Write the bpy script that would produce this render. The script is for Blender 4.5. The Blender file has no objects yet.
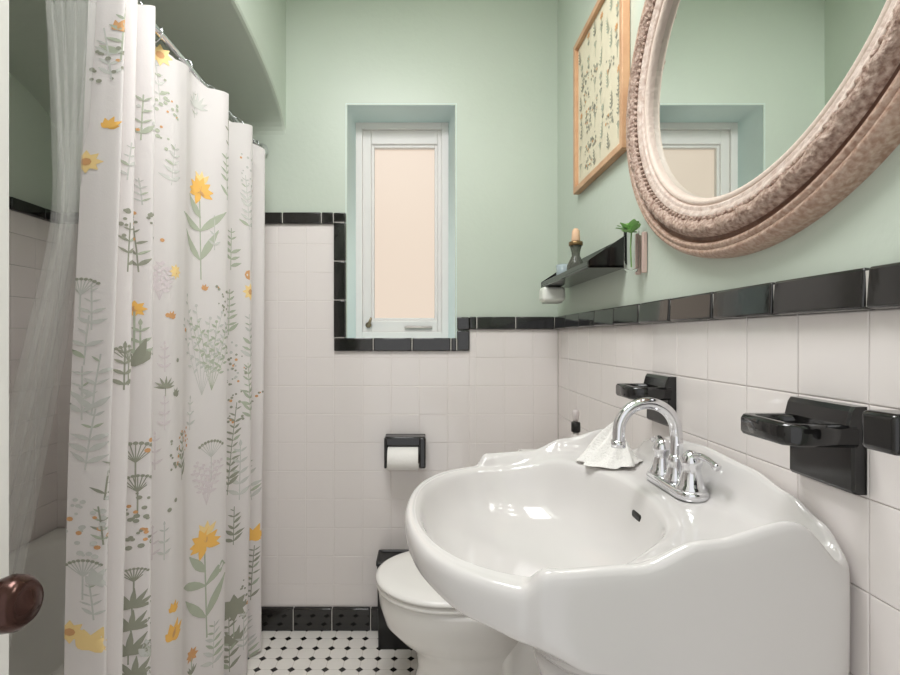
import bpy, bmesh, math, random
from mathutils import Vector, Matrix
random.seed(7)
C = bpy.context.scene.collection
SC = bpy.context.scene

# ------------------------------------------------------------------ camera
cam_d = bpy.data.cameras.new('camera'); cam = bpy.data.objects.new('camera', cam_d); C.objects.link(cam)
CH = 1.13
cam.location = (0, 0, CH)
cam.rotation_euler = (math.pi/2, 0, 0)
cam_d.sensor_width = 36; cam_d.lens = 497/900*36
cam_d.shift_x = 25/900
cam_d.clip_start = 0.01
SC.camera = cam

# ------------------------------------------------------------------ world (soft hall light, comes in through the doorway)
w = bpy.data.worlds.new('world'); SC.world = w; w.use_nodes = True
bg = w.node_tree.nodes['Background']; bg.inputs[0].default_value = (.98, .985, 1.0, 1); bg.inputs[1].default_value = 1.0

# ------------------------------------------------------------------ lights
def area(name, loc, rot, sx, sy, power, col):
    l = bpy.data.lights.new(name, 'AREA'); l.shape = 'RECTANGLE'; l.size = sx; l.size_y = sy
    l.energy = power; l.color = col
    o = bpy.data.objects.new(name, l); C.objects.link(o); o.location = loc; o.rotation_euler = rot
    return o
area('ceiling_fill_light', (-.2, .80, 2.47), (0, 0, 0), .6, .6, 19.5, (1, .985, 1))  # unseen fill light added below the ceiling to brighten the room
GLOBE_STRENGTH = 12
WINDOW_STRENGTH = 1.15

SC.view_settings.view_transform = 'Standard'; SC.view_settings.look = 'None'
SC.view_settings.exposure = 0.13; SC.view_settings.gamma = 1.0; SC.view_settings.use_curve_mapping = False
SC.cycles.max_bounces = 10; SC.cycles.diffuse_bounces = 6; SC.cycles.glossy_bounces = 5
SC.cycles.transparent_max_bounces = 12
SC.cycles.sample_clamp_indirect = 6
SC.cycles.caustics_reflective = False

# ------------------------------------------------------------------ helpers
def s2l(c):
    c = c/255
    return c/12.92 if c <= .04045 else ((c+.055)/1.055)**2.4
def rgb(r, g, b): return (s2l(r), s2l(g), s2l(b), 1)

def mat(name, col, rough=.5, metal=0., spec=.5, coat=0., trans=0., ior=1.45, emit=None, estr=0., bump=0., bscale=40., var=0., vscale=8., vcol=None):
    m = bpy.data.materials.new(name); m.use_nodes = True
    nt = m.node_tree; b = nt.nodes['Principled BSDF']
    b.inputs['Base Color'].default_value = col; b.inputs['Roughness'].default_value = rough
    b.inputs['Metallic'].default_value = metal; b.inputs['Specular IOR Level'].default_value = spec
    b.inputs['Coat Weight'].default_value = coat; b.inputs['Coat Roughness'].default_value = .05
    b.inputs['Transmission Weight'].default_value = trans; b.inputs['IOR'].default_value = ior
    if emit: b.inputs['Emission Color'].default_value = emit; b.inputs['Emission Strength'].default_value = estr
    tc = nt.nodes.new('ShaderNodeTexCoord')
    if bump:
        n = nt.nodes.new('ShaderNodeTexNoise'); n.inputs['Scale'].default_value = bscale; n.inputs['Detail'].default_value = 3
        bp = nt.nodes.new('ShaderNodeBump'); bp.inputs['Strength'].default_value = bump; bp.inputs['Distance'].default_value = .01
        nt.links.new(tc.outputs['Object'], n.inputs['Vector']); nt.links.new(n.outputs['Fac'], bp.inputs['Height'])
        nt.links.new(bp.outputs['Normal'], b.inputs['Normal'])
    if var:
        n = nt.nodes.new('ShaderNodeTexNoise'); n.inputs['Scale'].default_value = vscale; n.inputs['Detail'].default_value = 4
        r = nt.nodes.new('ShaderNodeValToRGB'); r.color_ramp.elements[0].position = .5-var; r.color_ramp.elements[1].position = .5+var
        r.color_ramp.elements[0].color = col; r.color_ramp.elements[1].color = vcol or tuple(min(1, c*1.1) for c in col[:3])+(1,)
        nt.links.new(tc.outputs['Object'], n.inputs['Vector']); nt.links.new(n.outputs['Fac'], r.inputs['Fac'])
        nt.links.new(r.outputs['Color'], b.inputs['Base Color'])
    return m

PAINT = mat('green_wall_paint', rgb(189, 199, 186), .38, bump=.06, bscale=55, var=.3, vscale=3, vcol=rgb(192, 201, 189))
REVEAL = mat('wall_paint_cool_daylight_tint', rgb(206, 226, 225), .3, bump=.05, bscale=55)  # wall paint on the reveals, cold window daylight tinted into its colour
CEILP = mat('ceiling_paint', rgb(225, 228, 220), .7, bump=.05)
TILE = mat('white_glazed_tile', rgb(226, 220, 217), .12, bump=.03, bscale=14, coat=.2)
GROUT = mat('grey_grout', rgb(222, 216, 212), .85, bump=.1, bscale=200)
BLACK = mat('black_glazed_tile', rgb(27, 26, 25), .07, bump=.03, bscale=20, spec=.65, ior=1.55)
BLACKC = mat('black_ceramic', rgb(24, 23, 23), .1, spec=.6, ior=1.5)
PORC = mat('white_porcelain', rgb(212, 209, 207), .1, coat=.3)
TOILETM = mat('toilet_porcelain', rgb(236, 234, 230), .12, coat=.3)
SEATM = mat('white_seat_plastic', rgb(238, 236, 232), .25)
CHROME = mat('chrome', rgb(225, 225, 228), .06, metal=1)
DARK = mat('dark_hole', rgb(25, 24, 23), .4)
WHITEWOOD = mat('white_painted_wood', rgb(222, 219, 217), .4, bump=.03, bscale=60)
DOORM = mat('white_door_paint', rgb(232, 230, 226), .4, bump=.03, bscale=60)
ENAMEL = mat('tub_enamel', rgb(225, 224, 220), .15)
BRONZE = mat('brown_bronze', rgb(70, 46, 40), .18, metal=.6)
CLOTH = mat('white_terry_cloth', rgb(240, 238, 234), .9, bump=.5, bscale=260)
PAPER = mat('toilet_paper', rgb(238, 236, 232), .95, bump=.15, bscale=120)
BIN = mat('black_bin_plastic', rgb(20, 20, 20), .35)
WPLASTIC = mat('white_plastic', rgb(228, 230, 222), .4)
OAK = mat('light_oak', rgb(206, 166, 130), .45, bump=.1, bscale=90, var=.25, vscale=14, vcol=rgb(186, 142, 108))
GLASS = mat('clear_glass', (1, 1, 1, 1), .02, trans=1, ior=1.06)
AMBER = mat('amber_glass', rgb(120, 96, 62), .1)
LEAF = mat('green_leaf', rgb(140, 186, 112), .5)
PEACH = mat('peach_wood', rgb(214, 178, 146), .6)
PINKW = mat('pale_pink_wood', rgb(205, 180, 170), .6)
MIRROR = mat('mirror_silver', rgb(232, 236, 232), .015, metal=1)
ROPE = mat('whitewash', rgb(208, 192, 180), .5, bump=.2, bscale=120)
BAND = mat('pinkish_whitewash', rgb(184, 162, 150), .5, bump=.3, bscale=140, var=.2, vscale=70, vcol=rgb(214, 200, 190))
FRAMEW = mat('worn_pink_brown_wood', rgb(158, 126, 108), .45, bump=.3, bscale=150, var=.16, vscale=150, vcol=rgb(192, 168, 152))
GROOVE = mat('brown_groove_stain', rgb(112, 78, 60), .45, bump=.2, bscale=120, var=.2, vscale=60, vcol=rgb(134, 98, 80))
CARVED = mat('worn_carved_wood', rgb(126, 98, 84), .55, bump=.5, bscale=170, var=.18, vscale=150, vcol=rgb(192, 170, 156))
ARTBG = mat('cream_print_paper', rgb(216, 208, 184), .7)
INK = [mat('sage_ink', rgb(172, 178, 160), .8), mat('dark_olive_ink', rgb(148, 149, 134), .8), mat('orange_ink', rgb(238, 186, 98), .8),
       mat('yellow_ink', rgb(238, 208, 146), .8), mat('grey_ink', rgb(198, 198, 193), .8), mat('rust_ink', rgb(206, 156, 108), .8), mat('lilac_ink', rgb(214, 204, 206), .8)]

def fabric(name, col, tl):
    m = bpy.data.materials.new(name); m.use_nodes = True; nt = m.node_tree; nt.nodes.clear()
    out = nt.nodes.new('ShaderNodeOutputMaterial'); d = nt.nodes.new('ShaderNodeBsdfDiffuse'); t = nt.nodes.new('ShaderNodeBsdfTranslucent')
    d.inputs[0].default_value = col; t.inputs[0].default_value = col
    mx = nt.nodes.new('ShaderNodeMixShader'); mx.inputs[0].default_value = tl
    tc = nt.nodes.new('ShaderNodeTexCoord'); n = nt.nodes.new('ShaderNodeTexNoise'); n.inputs['Scale'].default_value = 300
    bp = nt.nodes.new('ShaderNodeBump'); bp.inputs['Strength'].default_value = .08; bp.inputs['Distance'].default_value = .004
    nt.links.new(tc.outputs['Object'], n.inputs['Vector']); nt.links.new(n.outputs['Fac'], bp.inputs['Height']); nt.links.new(bp.outputs['Normal'], d.inputs['Normal'])
    nt.links.new(d.outputs[0], mx.inputs[1]); nt.links.new(t.outputs[0], mx.inputs[2]); nt.links.new(mx.outputs[0], out.inputs[0])
    return m
CURT = fabric('white_curtain_cloth', rgb(238, 233, 232), .28)
def liner_mat():
    m = bpy.data.materials.new('clear_vinyl'); m.use_nodes = True; nt = m.node_tree; nt.nodes.clear()
    out = nt.nodes.new('ShaderNodeOutputMaterial'); t = nt.nodes.new('ShaderNodeBsdfTransparent'); p = nt.nodes.new('ShaderNodeBsdfPrincipled')
    p.inputs['Base Color'].default_value = rgb(225, 225, 222); p.inputs['Roughness'].default_value = .3
    mx = nt.nodes.new('ShaderNodeMixShader'); mx.inputs[0].default_value = .15
    nt.links.new(t.outputs[0], mx.inputs[1]); nt.links.new(p.outputs[0], mx.inputs[2]); nt.links.new(mx.outputs[0], out.inputs[0])
    return m
LINER = liner_mat()

def floor_mat():
    m = bpy.data.materials.new('octagon_dot_mosaic'); m.use_nodes = True; nt = m.node_tree; b = nt.nodes['Principled BSDF']
    b.inputs['Roughness'].default_value = .25
    tc = nt.nodes.new('ShaderNodeTexCoord'); sp = nt.nodes.new('ShaderNodeSeparateXYZ'); nt.links.new(tc.outputs['Object'], sp.inputs[0])
    def M(op, a, bb=None):
        n = nt.nodes.new('ShaderNodeMath'); n.operation = op
        for i, v in enumerate((a, bb)):
            if v is None: continue
            if isinstance(v, (int, float)): n.inputs[i].default_value = v
            else: nt.links.new(v, n.inputs[i])
        return n.outputs[0]
    P = .058
    def cell(o, ph): return M('ABSOLUTE', M('SUBTRACT', M('FRACT', M('ADD', M('DIVIDE', M('SUBTRACT', o, ph), P), .5)), .5))
    ax = cell(sp.outputs['X'], -.5715); ay = cell(sp.outputs['Y'], 1.807)
    sm = M('ADD', ax, ay)
    dot = M('LESS_THAN', sm, .225)
    ring = M('LESS_THAN', sm, .26)
    line = M('LESS_THAN', M('MINIMUM', ax, ay), .013)
    gr = M('MAXIMUM', ring, line)
    mx = nt.nodes.new('ShaderNodeMix'); mx.data_type = 'RGBA'; nt.links.new(gr, mx.inputs['Factor'])
    mx.inputs['A'].default_value = rgb(232, 228, 222); mx.inputs['B'].default_value = rgb(196, 190, 182)
    m2 = nt.nodes.new('ShaderNodeMix'); m2.data_type = 'RGBA'; nt.links.new(dot, m2.inputs['Factor'])
    nt.links.new(mx.outputs['Result'], m2.inputs['A']); m2.inputs['B'].default_value = rgb(26, 25, 24)
    nt.links.new(m2.outputs['Result'], b.inputs['Base Color'])
    return m
FLOORM = floor_mat()

def pane_mat():
    m = bpy.data.materials.new('frosted_daylit_glass'); m.use_nodes = True; nt = m.node_tree; b = nt.nodes['Principled BSDF']
    b.inputs['Base Color'].default_value = rgb(96, 90, 84); b.inputs['Roughness'].default_value = .45
    b.inputs['Emission Color'].default_value = (.84, .69, .565, 1); b.inputs['Emission Strength'].default_value = WINDOW_STRENGTH*.68
    return m
PANE = pane_mat()

class MB:
    def __init__(s): s.bm = bmesh.new()
    def box(s, a, b, bev=0., mi=0, seg=2, rot=None):
        x0, y0, z0 = a; x1, y1, z1 = b
        c = Vector(((x0+x1)/2, (y0+y1)/2, (z0+z1)/2)); d = Vector((abs(x1-x0), abs(y1-y0), abs(z1-z0)))
        r = bmesh.ops.create_cube(s.bm, size=1); vs = r['verts']
        for v in vs: v.co = Vector((v.co.x*d.x, v.co.y*d.y, v.co.z*d.z))
        fs = set(f for v in vs for f in v.link_faces)
        if bev:
            es = list(set(e for v in vs for e in v.link_edges))
            rr = bmesh.ops.bevel(s.bm, geom=es, offset=min(bev, min(d)*.45), segments=seg, profile=.5, affect='EDGES')
            fs = set(rr['faces']) | set(f for f in fs if f.is_valid)
            vs = list(set(v for f in fs for v in f.verts))
        for f in fs:
            if f.is_valid: f.material_index = mi; f.smooth = bool(bev)
        for v in vs:
            if v.is_valid:
                if rot is not None: v.co = rot @ v.co
                v.co += c
        return s
    def loops(s, L, closed=True, cap0=False, cap1=False, mi=0, smooth=True):
        rows = [[s.bm.verts.new(p) for p in l] for l in L]
        n = len(rows[0])
        for a, b in zip(rows, rows[1:]):
            for i in range(n if closed else n-1):
                j = (i+1) % n
                try:
                    f = s.bm.faces.new((a[i], a[j], b[j], b[i])); f.material_index = mi; f.smooth = smooth
                except ValueError: pass
        if cap0: f = s.bm.faces.new(list(reversed(rows[0]))); f.material_index = mi; f.smooth = smooth
        if cap1: f = s.bm.faces.new(rows[-1]); f.material_index = mi; f.smooth = smooth
        return s
    def tube(s, pts, rad, n=14, mi=0, caps=True, flat=1.):
        pts = [Vector(p) for p in pts]
        if not hasattr(rad, '__len__'): rad = [rad]*len(pts)
        L = []; up = None
        for i, p in enumerate(pts):
            t = (pts[min(i+1, len(pts)-1)]-pts[max(i-1, 0)]).normalized()
            if up is None:
                up = Vector((0, 0, 1)) if abs(t.z) < .9 else Vector((0, 1, 0))
            u = t.cross(up).normalized(); v = u.cross(t).normalized(); up = v
            L.append([p+u*rad[i]*math.cos(k*2*math.pi/n)+v*rad[i]*flat*math.sin(k*2*math.pi/n) for k in range(n)])
        return s.loops(L, True, caps, caps, mi)
    def lathe(s, prof, axis_o, axis_d, n=32, mi=0, sx=1.):
        d = Vector(axis_d).normalized(); o = Vector(axis_o)
        a = Vector((0, 0, 1)) if abs(d.z) < .9 else Vector((1, 0, 0))
        u = d.cross(a).normalized(); v = d.cross(u)
        L = [[o+d*h+u*r*math.cos(k*2*math.pi/n)*sx+v*r*math.sin(k*2*math.pi/n) for k in range(n)] for r, h in prof]
        return s.loops(L, True, True, True, mi)
    def ball(s, c, r, mi=0, seg=12, sc=(1, 1, 1)):
        rr = bmesh.ops.create_uvsphere(s.bm, u_segments=seg, v_segments=max(6, seg//2+2), radius=r)
        for v in rr['verts']: v.co = Vector((v.co.x*sc[0], v.co.y*sc[1], v.co.z*sc[2]))+Vector(c)
        for f in set(f for v in rr['verts'] for f in v.link_faces): f.material_index = mi; f.smooth = True
        return s
    def build(s, name, mats, parent=None, normals=True, sub=0, smooth_angle=None):
        if normals: bmesh.ops.recalc_face_normals(s.bm, faces=s.bm.faces[:])
        me = bpy.data.meshes.new(name); s.bm.to_mesh(me); s.bm.free()
        if not isinstance(mats, (list, tuple)): mats = [mats]
        for m in mats: me.materials.append(m)
        o = bpy.data.objects.new(name, me); C.objects.link(o)
        if parent:
            o.parent = parent
            o.matrix_parent_inverse = Matrix.Translation(-parent.location) if parent.parent is None else Matrix()
        if sub:
            md = o.modifiers.new('subd', 'SUBSURF'); md.levels = sub; md.render_levels = sub
        return o

def tag(o, label, cat, group=None):
    o['label'] = label; o['category'] = cat
    if group: o['group'] = group
    return o
def thing(name, loc, label, cat, group=None):
    o = bpy.data.objects.new(name, None); C.objects.link(o); o.location = loc; o.empty_display_size = .05
    return tag(o, label, cat, group)
def struct(o): o['kind'] = 'structure'; return o
def smooth(t): t = max(0., min(1., t)); return t*t*(3-2*t)
def lerp(a, b, t): return a+(b-a)*t
def interp(tab, x):
    if x <= tab[0][0]: return tab[0][1]
    for (a, b), (c, d) in zip(tab, tab[1:]):
        if x <= c: return b+(d-b)*smooth((x-a)/(c-a))
    return tab[-1][1]
def catmull(P, per=8):
    P = [Vector(p) for p in P]; out = []
    for i in range(len(P)-1):
        a, b, c, d = P[max(i-1, 0)], P[i], P[i+1], P[min(i+2, len(P)-1)]
        for k in range(per):
            t = k/per
            out.append(.5*((2*b)+(c-a)*t+(2*a-5*b+4*c-d)*t*t+(3*b-a-3*c+d)*t**3))
    out.append(P[-1]); return out

# ------------------------------------------------------------------ room shell
XR, YB, XL, ZC = .515, 1.93, -1.43, 2.5
YF = -.14
TUBX, TUBY = -.60, .40
m = MB(); m.box((XL-.1, YF, -.06), (XR+.1, YB+.2, 0)); struct(m.build('floor', FLOORM))
m = MB(); m.box((XL-.1, YF, ZC), (XR+.1, YB+.2, ZC+.06)); struct(m.build('ceiling', CEILP))
m = MB(); m.box((XR+.012, YF, 0), (XR+.1, YB+.2, ZC)); struct(m.build('wall_right', PAINT))
# the paint surface stands at XR (tiles and paint flush)
m = MB(); m.box((XL-.1, YF, 0), (XL, YB+.2, ZC)); struct(m.build('wall_left', PAINT))
# back wall with splayed window opening
WX0, WX1, WZ0, WZ1 = -.302, .117, 1.128, 2.033       # opening at the room face
VX0, VX1, VZ1, VY = -.286, .095, 2.022, 2.085        # opening at the window frame
m = MB()
for a, b in (((XL, WX0), (0, ZC)), ((WX1, XR+.1), (0, ZC)), ((WX0, WX1), (0, WZ0)), ((WX0, WX1), (WZ1, ZC))):
    v = [(x, YB, z) for x, z in ((a[0], b[0]), (a[1], b[0]), (a[1], b[1]), (a[0], b[1]))]
    f = m.bm.faces.new([m.bm.verts.new(p) for p in v])
r0 = [(WX0, YB, WZ0), (WX1, YB, WZ0), (WX1, YB, WZ1), (WX0, YB, WZ1)]
r1 = [(VX0, VY, WZ0), (VX1, VY, WZ0), (VX1, VY, VZ1), (VX0, VY, VZ1)]
r2 = [(XL, VY+.12, 0), (XR+.1, VY+.12, 0), (XR+.1, VY+.12, ZC), (XL, VY+.12, ZC)]
m.bm.faces.new([m.bm.verts.new(p) for p in r2])
wbk = struct(m.build('wall_back', PAINT, normals=False))
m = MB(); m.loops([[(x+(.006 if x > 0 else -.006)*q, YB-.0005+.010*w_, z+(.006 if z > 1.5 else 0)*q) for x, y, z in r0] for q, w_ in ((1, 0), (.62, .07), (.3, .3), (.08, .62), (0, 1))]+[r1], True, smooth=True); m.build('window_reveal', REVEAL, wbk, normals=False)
# painted upper part of the right wall brought flush
m = MB(); m.box((XR, YF, 1.20), (XR+.012, YB, ZC)); struct(m.build('wall_right_plaster', PAINT))
# entrance wall behind the camera with a doorway, and the block at the tub's near end
m = MB()
m.box((-.52, YF, 2.05), (.36, YF+.11, ZC)); m.box((.36, YF, 0), (XR, YF+.11, ZC))
m.box((XL, YF, 0), (-.52, YF+.11, ZC)); m.box((XL, YF+.11, 0), (TUBX, TUBY, ZC))
struct(m.build('wall_front', PAINT))
# arched bulkhead over the tub
m = MB(); N = 40
yc, hw = (TUBY+YB)/2, (YB-TUBY)/2
arch = []
for k in range(N+1):
    a = math.pi*k/N
    arch.append((yc+hw*math.cos(a), CH+.787+.178*math.sin(a)))
L = []
BX = -.54; rr = .012
for x, e in ((XL, 0), (BX-rr, 0), (BX-rr*.3, rr*.3), (BX, rr)):
    L.append([(x, y, z+e) for y, z in arch]+[(x, TUBY, ZC), (x, YB, ZC)])
m.loops(L, True, False, True, smooth=False)
for f in m.bm.faces:
    if abs(f.normal.x) < .9: f.smooth = False
struct(m.build('wall_arch', PAINT))

# ------------------------------------------------------------------ tiles
TP = .11
def tile_field(m, us, ws, place, thick=.005, tilt=.003, skip=None):
    """pillowed glazed tiles between the grid lines us and ws; place(u,w,d) gives a point at height d off the wall"""
    for u0, u1 in zip(us, us[1:]):
        for w0, w1 in zip(ws, ws[1:]):
            if u1-u0 < .012 or w1-w0 < .012: continue
            if skip and skip((u0+u1)/2, (w0+w1)/2): continue
            g = .0005; tu, tw = random.gauss(0, tilt), random.gauss(0, tilt)
            cu, cw = (u0+u1)/2, (w0+w1)/2
            R = []
            for ins, d in ((0, 0), (0, thick*.8), (.0006, thick*.95), (.002, thick)):
                R.append([place(u, w, d+(tu*(u-cu)+tw*(w-cw) if d > 0 else 0)) for u, w in ((u0+g+ins, w0+g+ins), (u1-g-ins, w0+g+ins), (u1-g-ins, w1-g-ins), (u0+g+ins, w1-g-ins))])
            m.loops(R, True, False, True, smooth=False)
def grid(a, b, first, p=TP):
    o = [a]; k = math.ceil((a-first)/p-1e-6)
    while first+k*p < b-.002:
        if first+k*p > a+.002: o.append(first+k*p)
        k += 1
    return o+[b]
CAPB, CAPT = CH+.032, CH+.080
BASET = .088
zrows = grid(BASET, CAPB, CAPB)
def wall_tiles(name, us, ws, place, grout, skip=None):
    m = MB(); tile_field(m, us, ws, place, skip=skip); o = struct(m.build(name, TILE))
    g = MB()
    for a, b in grout: g.box(a, b)
    g.build('grout', GROUT, o); return o
# right wall
wall_tiles('wall_right_tile', grid(YF+.11, YB, .688), zrows, lambda u, w, d: (XR+.006-d, u, w), [((XR+.004, YF+.11, 0), (XR+.0125, YB, 1.2))],
           skip=lambda u, w: False)
# back wall: high part left of the window, low part to the right
LCB, LCT = CH+.440, CH+.483
TX0, TX1 = -.352, .172      # outside edges of the black window surround
SB = CH-.052                # underside of the surround
xs = grid(XL, TX0, -.352); xs2 = grid(TX0, XR, -.352)
m = MB()
pl = lambda u, w, d: (u, YB+.006-d-.004, w)
tile_field(m, xs, grid(BASET, LCB, CAPB), pl)
tile_field(m, grid(TX0, TX1, -.352), grid(BASET, SB, CAPB), pl)
tile_field(m, grid(TX1, XR, -.352+TP*5), zrows, pl)
o = struct(m.build('wall_back_tile', TILE))
g = MB(); g.box((XL, YB-.002, 0), (TX0, YB, LCB)); g.box((TX0, YB-.002, 0), (TX1, YB, SB)); g.box((TX1, YB-.002, 0), (XR, YB, CAPB)); g.build('grout', GROUT, o)
# left wall beside the tub and the tub's near end
m = MB(); tile_field(m, grid(TUBY, YB, YB), grid(.3, LCB, CAPB), lambda u, w, d: (XL+d, u, w)); tile_field(m, grid(XL, TUBX, XL), grid(.3, LCB, CAPB), lambda u, w, d: (u, TUBY+d, w))
struct(m.build('wall_left_tile', TILE))

# black trims, one mesh per run, made of bevelled tile lengths with pale joints
def trim(name, runs, lean=0.):
    m = MB()
    for a, b, ax, p, first in runs:
        lo, hi = a[ax], b[ax]
        gg = .0016
        for q0, q1 in zip(*(lambda G: (G, G[1:]))(grid(lo, hi, first, p))):
            if q1-q0 < .01: continue
            aa, bb = list(a), list(b); aa[ax], bb[ax] = q0+gg, q1-gg
            m.box(aa, bb, .004, 0, 3, Matrix.Rotation(math.radians(lean+random.gauss(0, .7)), 3, 'Y') @ Matrix.Rotation(math.radians(random.gauss(0, .5)), 3, 'Z') if lean else None)
    o = struct(m.build(name, BLACK))
    return o
T = .016
trim('trim_1', [((XR-T, YF+.11, CAPB), (XR+.004, YB-.016, CAPT), 1, .1505, .715)], 3.2)
trim('trim_2', [((TX1-.002, YB-T, CAPB), (XR-.002, YB+.002, CAPT), 0, .15, .5), ((TX1-.048, YB-T, SB), (TX1, YB+.002, CAPT), 2, .08, SB),])
trim('trim_3', [((TX0, YB-T, SB), (TX1-.05, YB+.002, CH-.002), 0, .15, -.2)])
trim('trim_4', [((TX0, YB-T, CH), (TX0+.046, YB+.002, LCT), 2, .15, CH+.145)])
trim('trim_5', [((XL+.016, YB-T, LCB), (TX0-.001, YB+.002, LCT), 0, .15, -.40)])
trim('trim_6', [((XL-.002, TUBY+.01, LCB), (XL+T, YB, LCT), 1, .15, 1.7)])
trim('baseboard_back', [((-.66, YB-.018, 0), (XR-.002, YB+.002, .086), 0, .149, -.508)])
trim('baseboard_right', [((XR-.018, YF+.11, 0), (XR+.004, YB-.02, .086), 1, .149, .3)])
# pale grout behind the trim joints
g = MB(); e = .0125
g.box((XR-e, YF+.11, CAPB+.003), (XR, YB, CAPT-.004)); g.box((TX1-.04, YB-e, CAPB+.003), (XR, YB, CAPT-.004)); g.box((TX0+.005, YB-e, SB+.003), (TX1-.005, YB, CH-.006))
g.box((TX0+.004, YB-e, CH-.006), (TX0+.04, YB, LCT-.005)); g.box((XL, YB-e, LCB+.003), (TX0, YB, LCT-.004)); g.box((-.66, YB-.0145, 0), (XR, YB, .08)); g.box((XR-.0145, YF+.11, 0), (XR, YB, .08))
struct(g.build('trim_7', mat('pale_joint', rgb(190, 186, 180), .8)))

# ------------------------------------------------------------------ window
win = bpy.data.objects.new('window_1', None); C.objects.link(win); win.location = ((VX0+VX1)/2, VY, WZ0); struct(win)
FX0, FX1, FZ0, FZ1 = VX0-.004, VX1+.004, WZ0-.004, VZ1+.004
def ring(m, x0, x1, z0, z1, w, y0, y1, bev=.003, wl=None, wb=None):
    wb = wb or w
    m.box((x0, y0, z0), (x0+w, y1, z1), bev); m.box((x1-w, y0, z0), (x1, y1, z1), bev)
    m.box((x0+w-.001, y0, z1-w), (x1-w+.001, y1, z1), bev); m.box((x0+w-.001, y0, z0), (x1-w+.001, y1, z0+wb), bev)
m = MB(); ring(m, FX0, FX1, FZ0, FZ1, .03, VY-.02, VY+.05); m.build('window_frame', WHITEWOOD, win)
GX0, GX1, GZ0, GZ1 = -.212, .040, CH+.082, CH+.795
m = MB()
m.box((FX0+.028, VY-.008, FZ0+.028), (GX0-.012, VY+.04, FZ1-.028), .004); m.box((GX1+.012, VY-.008, FZ0+.028), (FX1-.028, VY+.04, FZ1-.028), .004)
m.box((GX0-.013, VY-.008, GZ1+.012), (GX1+.013, VY+.04, FZ1-.028), .004); m.box((GX0-.013, VY-.008, FZ0+.028), (GX1+.013, VY+.04, GZ0-.012), .004)
sash = m.build('sash', WHITEWOOD, win)
m = MB(); ring(m, GX0-.014, GX1+.014, GZ0-.014, GZ1+.014, .014, VY+.0, VY+.03, .003); m.build('glazing_bead', WHITEWOOD, win)
m = MB(); m.box((GX0-.004, VY+.018, GZ0-.004), (GX1+.004, VY+.024, GZ1+.004)); m.build('pane', PANE, win)
m = MB(); m.lathe([(.012, 0), (.012, .006), (.006, .008), (.006, .02), (.0, .02)], (-.236, VY-.008, CH+.052), (0, -1, 0), 16); m.tube([(-.236, VY-.026, CH+.052), (-.228, VY-.032, CH+.066), (-.222, VY-.034, CH+.082)], [.006, .006, .004], 8); m.build('handle', mat('brass', rgb(150, 136, 112), .3, metal=1), win)
m = MB(); m.box((-.085, VY-.018, CH+.036), (.03, VY-.008, CH+.046), .003); m.build('stay_bar', mat('aged_nickel', rgb(170, 164, 158), .35, metal=.8), win)

# ------------------------------------------------------------------ door
d = bpy.data.objects.new('door_1', None); C.objects.link(d); d.location = (-.447, -.1, 0); struct(d)
m = MB(); m.box((-.466, YF+.02, .012), (-.43, .515, 2.0), .002); m.build('leaf', DOORM, d)
kz, ky = .884, .455
k = MB(); k.lathe([(.027, 0), (.027, .004), (.012, .008), (.010, .02), (.010, .030), (.017, .035), (.026, .043), (.0295, .053), (.0285, .063), (.021, .072), (.0195, .0715), (.013, .0755), (.0, .077)], (-.43, ky, kz), (1, .0, .06), 32)
for v in k.bm.verts: v.co = Vector((-.43+(v.co.x+.43)*.94, ky+(v.co.y-ky)*.84, kz+(v.co.z-kz)*.84))
k.build('knob', BRONZE, d)
m = MB(); m.box((-.4315, ky-.022, kz-.1), (-.4285, ky+.022, kz+.09), .001); m.build('rosette_plate', BRONZE, d)

# ------------------------------------------------------------------ bathtub
t = thing('bathtub', (-1.03, 1.165, 0), 'white alcove bathtub behind the floral shower curtain', 'bathtub')
m = MB()
x0, x1, y0, y1, zt = XL+.012, -.74, TUBY+.012, YB-.014, .40
def rrect(x0, x1, y0, y1, r, z, n=8):
    o = []
    for cx, cy, a0 in ((x1-r, y1-r, 0), (x0+r, y1-r, 90), (x0+r, y0+r, 180), (x1-r, y0+r, 270)):
        for k in range(n+1):
            a = math.radians(a0+90*k/n); o.append((cx+r*math.cos(a), cy+r*math.sin(a), z))
    return o
m.loops([rrect(x0, x1, y0, y1, .004, 0), rrect(x0, x1, y0, y1, .004, zt-.012), rrect(x0+.006, x1-.006, y0+.006, y1-.006, .006, zt-.002), rrect(x0+.012, x1-.012, y0+.012, y1-.012, .01, zt),
         rrect(x0+.06, x1-.07, y0+.07, y1-.07, .12, zt), rrect(x0+.075, x1-.085, y0+.085, y1-.085, .12, zt-.02), rrect(x0+.11, x1-.12, y0+.16, y1-.16, .12, .12), rrect(x0+.17, x1-.18, y0+.25, y1-.25, .1, .08)], True, False, True)
m.build('basin', ENAMEL, t)

# ------------------------------------------------------------------ shower rod, liner, curtain
RX, RZ = -.63, CH+.722
rod = thing('shower_curtain_rod', (RX, yc, RZ), 'slim chrome shower curtain rod under the arched bulkhead', 'curtain rod')
m = MB(); m.tube([(RX, TUBY+.01, RZ), (RX, YB-.012, RZ)], .0095, 16); m.build('pole', CHROME, rod)
for y, s in ((TUBY+.0, 1), (YB-.0125, -1)):
    m = MB(); m.lathe([(.026, 0), (.026, .005), (.015, .012), (.013, .028), (0, .028)], (RX, y, RZ), (0, s, 0), 20); m.build('end_flange', CHROME, rod)

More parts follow.
